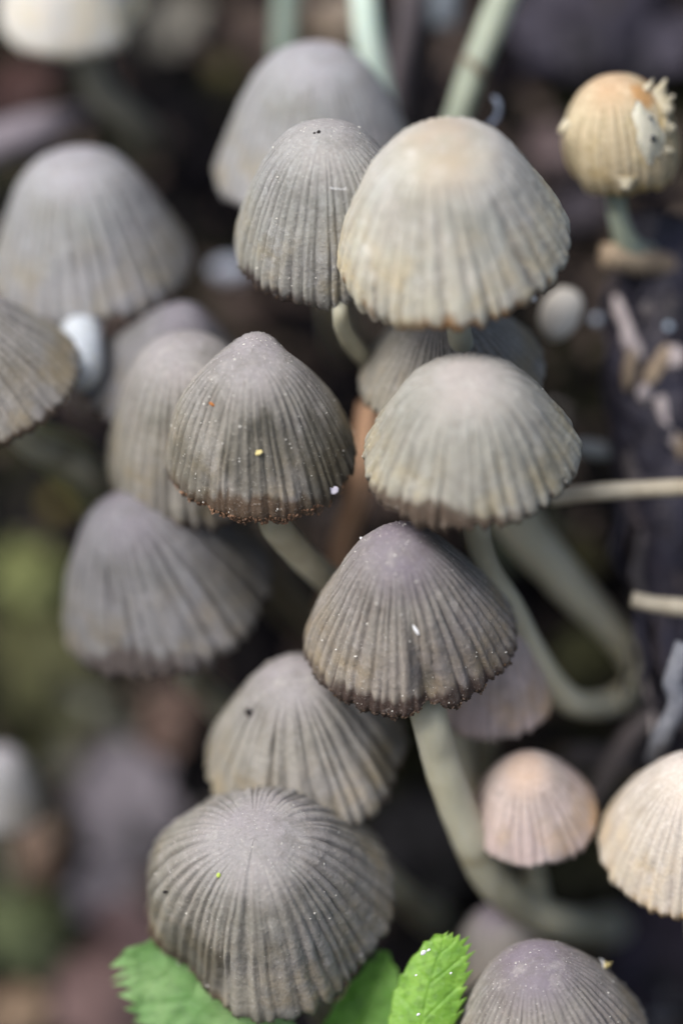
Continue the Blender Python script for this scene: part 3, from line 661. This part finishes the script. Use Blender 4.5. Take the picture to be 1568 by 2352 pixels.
rod('straw_stalk', [P(1262, 1142, .95), P(1400, 1128, .9), P(1570, 1120, .9), P(1750, 1116, 1.0), P(1900, 1112, 1.2)], [.062, .065, .06, .06], M_straw, 'straight pale stalk running off the right edge beside the warm grey cap', 'stalk', b=.09)
rod('straw_stalk', [P(1450, 1376, 1.0), P(1510, 1388, 1.0), P(1640, 1402, 1.1), P(1800, 1415, 1.3)], [.062, .066, .06], M_straw, 'short pale stalk end at the right edge below the long stalk', 'stalk', b=.12)
rod('wood_splinter', [P(1382, 588, 1.35), P(1430, 592, 1.4), P(1500, 606, 1.6), P(1600, 622, 2.0)], [.095, .11, .10, .09], M_chipt, 'cream splinter under the thin stem of the torn ochre cap', 'splinter', b=.14, freq=3)
rod('orange_stalk', [P(850, 930, 1.7), P(838, 1040, 1.6), P(822, 1140, 1.6), P(790, 1240, 1.9), P(760, 1400, 2.6)], [.09, .10, .105, .1], M_or, 'orange brown stalk between the weathered cap and the warm grey cap', 'stalk', b=.05)
rod('dead_branch', [P(1500, 520, 2.1), P(1500, 760, 1.9), P(1508, 1000, 1.8), P(1530, 1250, 1.9), P(1545, 1500, 2.2), P(1560, 1750, 2.8)], [.32, .36, .35, .34, .33, .30], M_bark, 'dark wet branch standing upright along the right edge', 'branch', n=160, k=80, b=.22, freq=2.4)
M_stalkA = M_stem_g
rod('bare_stalk', [P(880, 290, 2.3), P(862, 180, 2.2), P(842, 60, 2.1), P(828, -80, 2.1), P(815, -300, 2.0)], [.12, .11, .105, .1], simple_mat('stem_bright', (.50, .62, .54), (.64, .74, .66), 5, .5, sss=.3), 'bright pale green stem rising behind the tall lilac-grey cap', 'stem', 'background stems at the top', b=.03)
rod('bare_stalk', [P(655, 200, 3.2), P(656, 80, 3.1), P(662, -60, 3.0), P(670, -240, 3.0)], [.11, .11, .1], simple_mat('stem_dim', (.20, .26, .22), (.28, .34, .29), 5, .5, sss=.2), 'dim green stem left of the bright one at the top edge', 'stem', 'background stems at the top', b=.03)
rod('bare_stalk', [P(1030, 330, 1.9), P(1052, 265, 1.85), P(1088, 160, 1.8), P(1145, 20, 1.8), P(1190, -80, 1.8), P(1240, -220, 1.8)], [.105, .105, .115, .12, .11], simple_mat('stem_grey_green', (.28, .32, .25), (.38, .42, .33), 5, .5, sss=.3), 'leaning grey green stem above the tan cap', 'stem', 'background stems at the top', b=.04)
v, f = tube([P(1082, 163, 1.78), P(1088, 157, 1.78), P(1094, 149, 1.78)], [.118, .128, .118], n=10, k=20)
link('scar_ring', mesh('scar_ring', v, f, M_stem_b), bpy.data.objects['bare_stalk.002'])
rod('bare_stalk', [P(905, 260, 3.0), P(912, 180, 2.9), P(935, 60, 2.8), P(955, -80, 2.8)], [.10, .09, .10], simple_mat('stem_mauve', (.13, .11, .12), (.19, .16, .16), 5, .6), 'dim mauve stem between the bright and the leaning stems', 'stem', 'background stems at the top', b=.05)
rod('bare_stalk', [P(1020, 60, 3.4), P(1022, 0, 3.4), P(1030, -120, 3.4)], [.10, .11, .1], simple_mat('stem_bluegrey', (.16, .19, .22), (.24, .27, .3), 5, .6), 'bluish stub hanging in from the top edge', 'stem', 'background stems at the top')
rod('bare_stalk', [P(1150, 1120, 1.8), P(1210, 1230, 1.9), P(1300, 1335, 2.0), P(1390, 1430, 2.1), P(1450, 1510, 2.2), P(1480, 1600, 2.5), ground_pt(1500, 1700, .3)], [.21, .17, .13, .11, .10], M_stem, 'blurred pale stem slanting down behind the right cap stem', 'stem', b=.04)
rod('bare_stalk', [P(560, 1200, 2.7), P(640, 1320, 2.8), P(710, 1400, 2.9), P(800, 1490, 3.2)], [.10, .11, .1], M_stem_b, 'dim olive stem under the weathered cap', 'stem')
rod('bare_stalk', [P(1060, 1560, 1.25), P(1050, 1700, 1.25), P(1075, 1840, 1.4), P(1120, 1960, 1.6), P(1170, 2060, 1.9)], [.15, .14, .13, .12], M_stem, 'wide soft stem close behind the long curved stem', 'stem', b=.04)
rod('bare_stalk', [P(60, 1000, 2.2), P(160, 1060, 2.4), P(230, 1140, 2.8), P(260, 1240, 3.3)], [.12, .2, .2, .15], simple_mat('stem_moss', (.12, .13, .07), (.18, .19, .11), 4, .7), 'wide olive stem in the gap left of the brownish cap', 'stem', b=.06)
rod('twig', [P(1500, 1640, 2.0), P(1440, 1700, 2.1), P(1370, 1820, 2.3), P(1300, 1930, 2.7)], [.08, .085, .08], M_twg, 'grey twig slanting down between the small pink cap and the cream cap', 'twig')
rod('twig', [P(1300, 1738, 2.6), P(1380, 1742, 2.6), P(1460, 1748, 2.7)], [.09, .1, .08], M_twg, 'dim level twig right of the small pink cap', 'twig')
rod('twig', [P(1575, 1480, .7), P(1548, 1560, .75), P(1555, 1620, .8), P(1520, 1690, 1.0), P(1500, 1740, 1.4)], [.075, .08, .07, .06], simple_mat('lichen_twig', (.13, .14, .17), (.25, .26, .29), 6, .7, .8, .03), 'bluish grey crooked twig at the right edge above the cream cap', 'twig', b=.2)
rod('twig', [P(-60, 350, 3.4), P(20, 320, 3.3), P(120, 290, 3.4), P(190, 270, 3.9)], [.16, .17, .14, .1], simple_mat('mauve_stick', (.17, .15, .17), (.26, .23, .26), 4, .7), 'thick blurred mauve stick at the left edge above the soft grey cap', 'stick')
pebble('pebble', P(1287, 720, 1.4), (.155, .215, .13), simple_mat('cream_pebble', (.70, .64, .54), (.85, .80, .72), 3, .6), 'cream oval pebble beside the lower right rim of the tan cap', 'pebble', seed=31, rot=-.35, rough=.12, seg=28)
pebble('pebble', P(532, 622, 3.6), (.17, .10, .1), simple_mat('blue_pebble', (.33, .36, .44), (.45, .48, .56), 3, .6), 'dim bluish pebble left of the sharp ribbed cap', 'pebble', seed=32, rough=.12, seg=28)
pebble('drop_glint', P(1371, 735, 1.9), (.045, .045, .045), simple_mat('blue_glint', (.4, .46, .56), (.5, .56, .66), 3, .3), 'bluish stand-in ball for a blurred glint right of the cream pebble', 'droplet', seed=33, rough=.02, seg=20)  # solid bluish ball added to imitate a defocused glint
pebble('drop_glint', P(1535, 750, 1.5), (.035, .035, .035), simple_mat('blue_glint2', (.4, .5, .62), (.5, .6, .7), 3, .3), 'bluish stand-in ball for a blurred glint on the dark branch', 'droplet', seed=34, rough=.02, seg=20)  # another ball imitating a defocused glint
pebble('wood_chip', P(1370, 1032, 1.9), (.17, .065, .06), simple_mat('grey_chip', (.3, .33, .33), (.42, .45, .46), 3, .6), 'grey green chip above the long pale stalk', 'chip', seed=35, rot=-.15, seg=20)
# peeled pale patches on the branch: separate scraps with thickness
for k, (x_, y_, a_, b_, r_, mm) in enumerate(((1432, 735, .045, .16, .35, M_chip), (1450, 790, .05, .10, .5, M_chip), (1437, 655, .04, .08, .1, M_bark), (1446, 850, .045, .11, -.1, M_chipt), (1520, 700, .05, .11, -.4, M_chipt),
        (1510, 840, .07, .12, -.6, M_chipt), (1550, 820, .08, .06, .2, M_chip), (1480, 905, .05, .05, 0, M_chip), (1528, 960, .05, .13, .3, M_chip), (1556, 1010, .05, .09, .6, M_chipt), (1450, 1075, .05, .1, .1, M_twg),
        (1500, 1250, .04, .06, .2, M_twg), (1545, 1055, .06, .05, .1, M_chipt), (1490, 1180, .04, .05, .1, M_chip))):
    dd = 1.5 + .0007 * abs(y_ - 900)
    o = pebble('bark_flake', P(x_, y_, dd - .05), (a_ * 1.1, b_ * 1.45, .035), mm, None, None, seed=50 + k, rot=r_, seg=16, rough=.75)
    o.parent = bpy.data.objects['dead_branch']

rb = np.random.default_rng(77)
for k in range(46):
    y0 = rb.uniform(480, 1650); ln_ = rb.uniform(60, 260); x0 = rb.uniform(1405, 1600) + (y0 - 900) * .035
    edge = abs(x0 - (1505 + (y0 - 900) * .05)) / 115
    dd = 1.92 - .34 * math.sqrt(max(0, 1 - min(1, edge) ** 2))
    pp = [P(x0 + rb.uniform(-8, 8) + i_ * rb.uniform(-6, 10), y0 + ln_ * i_ / 3, dd + rb.uniform(-.03, .03)) for i_ in range(4)]
    w_ = rb.uniform(.025, .07)
    v, f = tube(pp, [w_ * .4, w_, w_ * .9, w_ * .3], n=22, k=8, bump=.2, seed=k, freq=5, flat=.6)
    o = link('bark_strip', mesh('bark_strip', v, f, (M_bark, M_bark, M_bark, M_twg, M_barkl, M_chip if w_ < .035 else M_barkl)[k % 6]), bpy.data.objects['dead_branch'])
    o.matrix_basis = Matrix.Identity(4)
# dead leaves and litter on the bank
def dead_leaf(px, py, w, h, rot, col1, col2, label, lift=.25, seed=0, depth=None):
    c = P(px, py, depth) if depth is not None else on_ground(px, py, lift)
    nu, nv = 30, 20; uu = np.linspace(-1, 1, nu); vv = np.linspace(-1, 1, nv)
    U, Vv = np.meshgrid(uu, vv, indexing='ij')
    wid = np.sqrt(np.clip(1 - np.abs(U) ** 2.2, 0.0, 1)) * (1 + .18 * np.sin(U * 9 + seed))
    x_ = U * h; y_ = Vv * w * wid; z_ = .18 * w * (fbm(np.stack([U * 1.6, Vv * 1.6, U * 0 + seed], -1), 3, seed) * 2 + Vv ** 2) - .04 * np.exp(-(Vv / .08) ** 2)
    L_ = np.stack([y_, x_, z_], -1).reshape(-1, 3); n_ = len(L_)
    f = grid_faces(nu, nv)
    bot = L_ - np.array([0, 0, .02]); 
    sf = []
    for e_ in ([i * nv for i in range(nu)], [i * nv + nv - 1 for i in range(nu)]):
        for a_, b_ in zip(e_[:-1], e_[1:]): sf.append((a_, b_, b_ + n_, a_ + n_))
    me = mesh('dead_leaf', np.vstack([L_, bot]), np.vstack([f, f[:, ::-1] + n_, np.array(sf)]), simple_mat('dead_leaf_%d' % seed, tuple(c * .5 for c in col1), tuple(c * .72 for c in col2), 3, .7, .5, .02, dark=tuple(c * .22 for c in col1)))
    M_ = Matrix.Translation(c) @ R_CAM.to_4x4() @ Matrix.Rotation(rot, 4, 'Z') @ Matrix.Rotation(math.radians(-18), 4, 'X')
    return tag(link('dead_leaf', me, None, M_), label, 'leaf', 'leaf litter on the bank')
R_ = math.radians
for k, a in enumerate([
  (40, 210, .30, .35, .3, (.07, .03, .03), (.12, .06, .05), 'dark reddish brown leaf at the left edge under the white cap'),
  (385, 50, .26, .38, -.7, (.20, .19, .16), (.30, .28, .24), 'dim grey tan leaf right of the white cap'),
  (760, 40, .20, .34, -.9, (.45, .30, .16), (.6, .55, .5), 'orange and cream leaf scrap between the stems at the top'),
  (72, 1325, .28, .42, 1.1, (.15, .18, .055), (.25, .27, .10), 'yellow green leaf at the left edge'),
  (110, 1530, .42, .75, .55, (.055, .06, .015), (.10, .10, .035), 'broad olive leaf below the yellow green leaf'),
  (205, 1700, .35, .45, .4, (.15, .15, .12), (.22, .22, .18), 'grey olive leaf tip joining the lilac leaf'),
  (290, 1850, .42, .62, .35, (.22, .20, .23), (.30, .27, .31), 'large blurred lilac grey leaf left of the strongly grooved cap'),
  (240, 2050, .28, .30, .2, (.20, .18, .22), (.27, .25, .28), 'small lilac grey leaf under the large lilac one'),
  (390, 1660, .30, .25, 1.2, (.16, .10, .08), (.24, .16, .13), 'pinkish brown leaf scrap below the broad blurred cap'),
  (70, 1960, .35, .25, 1.3, (.25, .15, .09), (.34, .26, .22), 'tan orange leaf at the lower left edge'),
  (60, 2130, .35, .50, .9, (.06, .09, .03), (.12, .14, .06), 'dull green leaf at the lower left edge'),
  (250, 2300, .45, .55, 1.0, (.15, .09, .09), (.22, .14, .13), 'pinkish brown leaf left of the serrated green leaf'),
  (330, 2170, .25, .55, .9, (.13, .08, .085), (.19, .12, .12), 'reddish mauve leaf above the serrated green leaf'),
  (30, 2330, .3, .25, .3, (.3, .2, .12), (.38, .28, .2), 'orange tan leaf in the bottom left corner'),
  (1270, 350, .2, .28, .4, (.17, .13, .14), (.28, .20, .19), 'pinkish leaf scrap right of the tan cap'),
  (1330, 480, .25, .2, .4, (.08, .07, .09), (.13, .11, .13), 'dim purple leaf scrap between the tan cap and the thin stem'),
  (1290, 60, .4, .5, .8, (.05, .045, .07), (.10, .09, .12), 'dark purple bark scrap at the top right of the leaning stem'),
  (1480, 80, .4, .5, -.5, (.05, .045, .07), (.10, .09, .12), 'dark purple bark scrap above the torn ochre cap'),
  (1510, 2200, .45, .5, .2, (.035, .03, .05), (.07, .055, .085), 'dark purple leaf right of the bottom right cap'),
  (1512, 2320, .14, .2, .1, (.4, .42, .5), (.5, .52, .6), 'pale bluish scrap in the bottom right corner'),
  (1200, 1240, .35, .25, .4, (.10, .12, .08), (.16, .18, .12), 'dim green leaf behind the stems right of centre'),
  (1310, 1290, .25, .25, .4, (.10, .09, .03), (.14, .13, .05), 'olive brown leaf scrap under the long pale stalk'),
  (1290, 1830, .25, .3, .4, (.05, .05, .04), (.09, .09, .07), 'dark olive scrap behind the small pink cap'),
  (1340, 2000, .35, .25, .4, (.05, .05, .025), (.09, .085, .04), 'dark olive leaf below the small pink cap'),
  (1340, 1520, .25, .3, .4, (.10, .10, .04), (.15, .15, .06), 'yellowish olive scrap inside the stem loop'),
  (960, 1960, .5, .55, .6, (.03, .03, .035), (.06, .055, .06), 'dark slate leaf right of the bottom left cap'),
  (130, 1155, .09, .10, 0, (.25, .2, .04), (.3, .25, .06), 'tiny mustard scrap in the dark gap at the left'),
  (510, 160, .1, .12, 0, (.10, .09, .02), (.14, .12, .04), 'tiny dim yellow scrap in the dark soil at the top'),
]): dead_leaf(*a, seed=200 + k, lift=.35 + .05 * (k % 3))

# crumbs of soil and rotten wood covering the bank: far too many to count
def crumbs(name, n, mat, smin, smax, seed, xr=(-7, 7), yr=(-2, 11), elong=1.0):
    r = np.random.default_rng(seed)
    x = r.uniform(*xr, n); y = r.uniform(*yr, n); z = terrain_z(x, y)
    s = smin + (smax - smin) * r.random(n) ** 3
    cube = np.array([(-1, -1, -1), (1, -1, -1), (1, 1, -1), (-1, 1, -1), (-1, -1, 1), (1, -1, 1), (1, 1, 1), (-1, 1, 1)], float) * .6
    fc = np.array([(0, 3, 2, 1), (4, 5, 6, 7), (0, 1, 5, 4), (1, 2, 6, 5), (2, 3, 7, 6), (3, 0, 4, 7)])
    q = r.normal(size=(n, 3, 3)); q, _ = np.linalg.qr(q)
    v = (cube[None] + .35 * r.normal(size=(n, 8, 3))) * np.array([1, 1, elong])
    v = np.einsum('nij,nkj->nki', q, v) * s[:, None, None] + np.stack([x, y, z + s * .4], -1)[:, None]
    f = (fc[None] + 8 * np.arange(n)[:, None, None]).reshape(-1, 4)
    o = link(name, mesh(name, v.reshape(-1, 3), f, mat, smooth=False)); tag(o, kind='stuff')
    return o
tag(crumbs('soil_crumbs', 9000, simple_mat('soil_dark', (.002, .002, .003), (.010, .008, .012), 1.2, .8, spec=.1), .03, .2, 1), 'dark crumbs of soil and rotten wood on the bank behind the mushrooms', 'soil')
tag(crumbs('wood_crumbs', 900, simple_mat('soil_tan', (.10, .075, .05), (.24, .19, .15), 1.0, .7), .02, .11, 2, elong=2.2), 'brown and tan bits of wood among the dark soil crumbs', 'wood bits')
tag(crumbs('leaf_crumbs', 700, simple_mat('leaf_bits', (.05, .035, .03), (.20, .15, .13), 1.3, .8, spec=.1), .04, .24, 6, xr=(-6, 1), yr=(-3, 8), elong=1.6), 'brown leaf bits scattered on the left of the bank', 'leaf bits')
tag(crumbs('bark_crumbs', 1500, simple_mat('soil_brown', (.045, .035, .03), (.17, .13, .11), 1.6, .8, spec=.1), .03, .13, 5, xr=(1.0, 5), yr=(0, 9), elong=1.8), 'brown bark bits heaped at the foot of the dark branch', 'bark bits')
tag(crumbs('pale_crumbs', 260, simple_mat('soil_pale', (.3, .27, .27), (.5, .46, .45), 1.0, .6), .015, .06, 3, elong=1.8), 'scattered pale bits on the dark soil', 'litter')
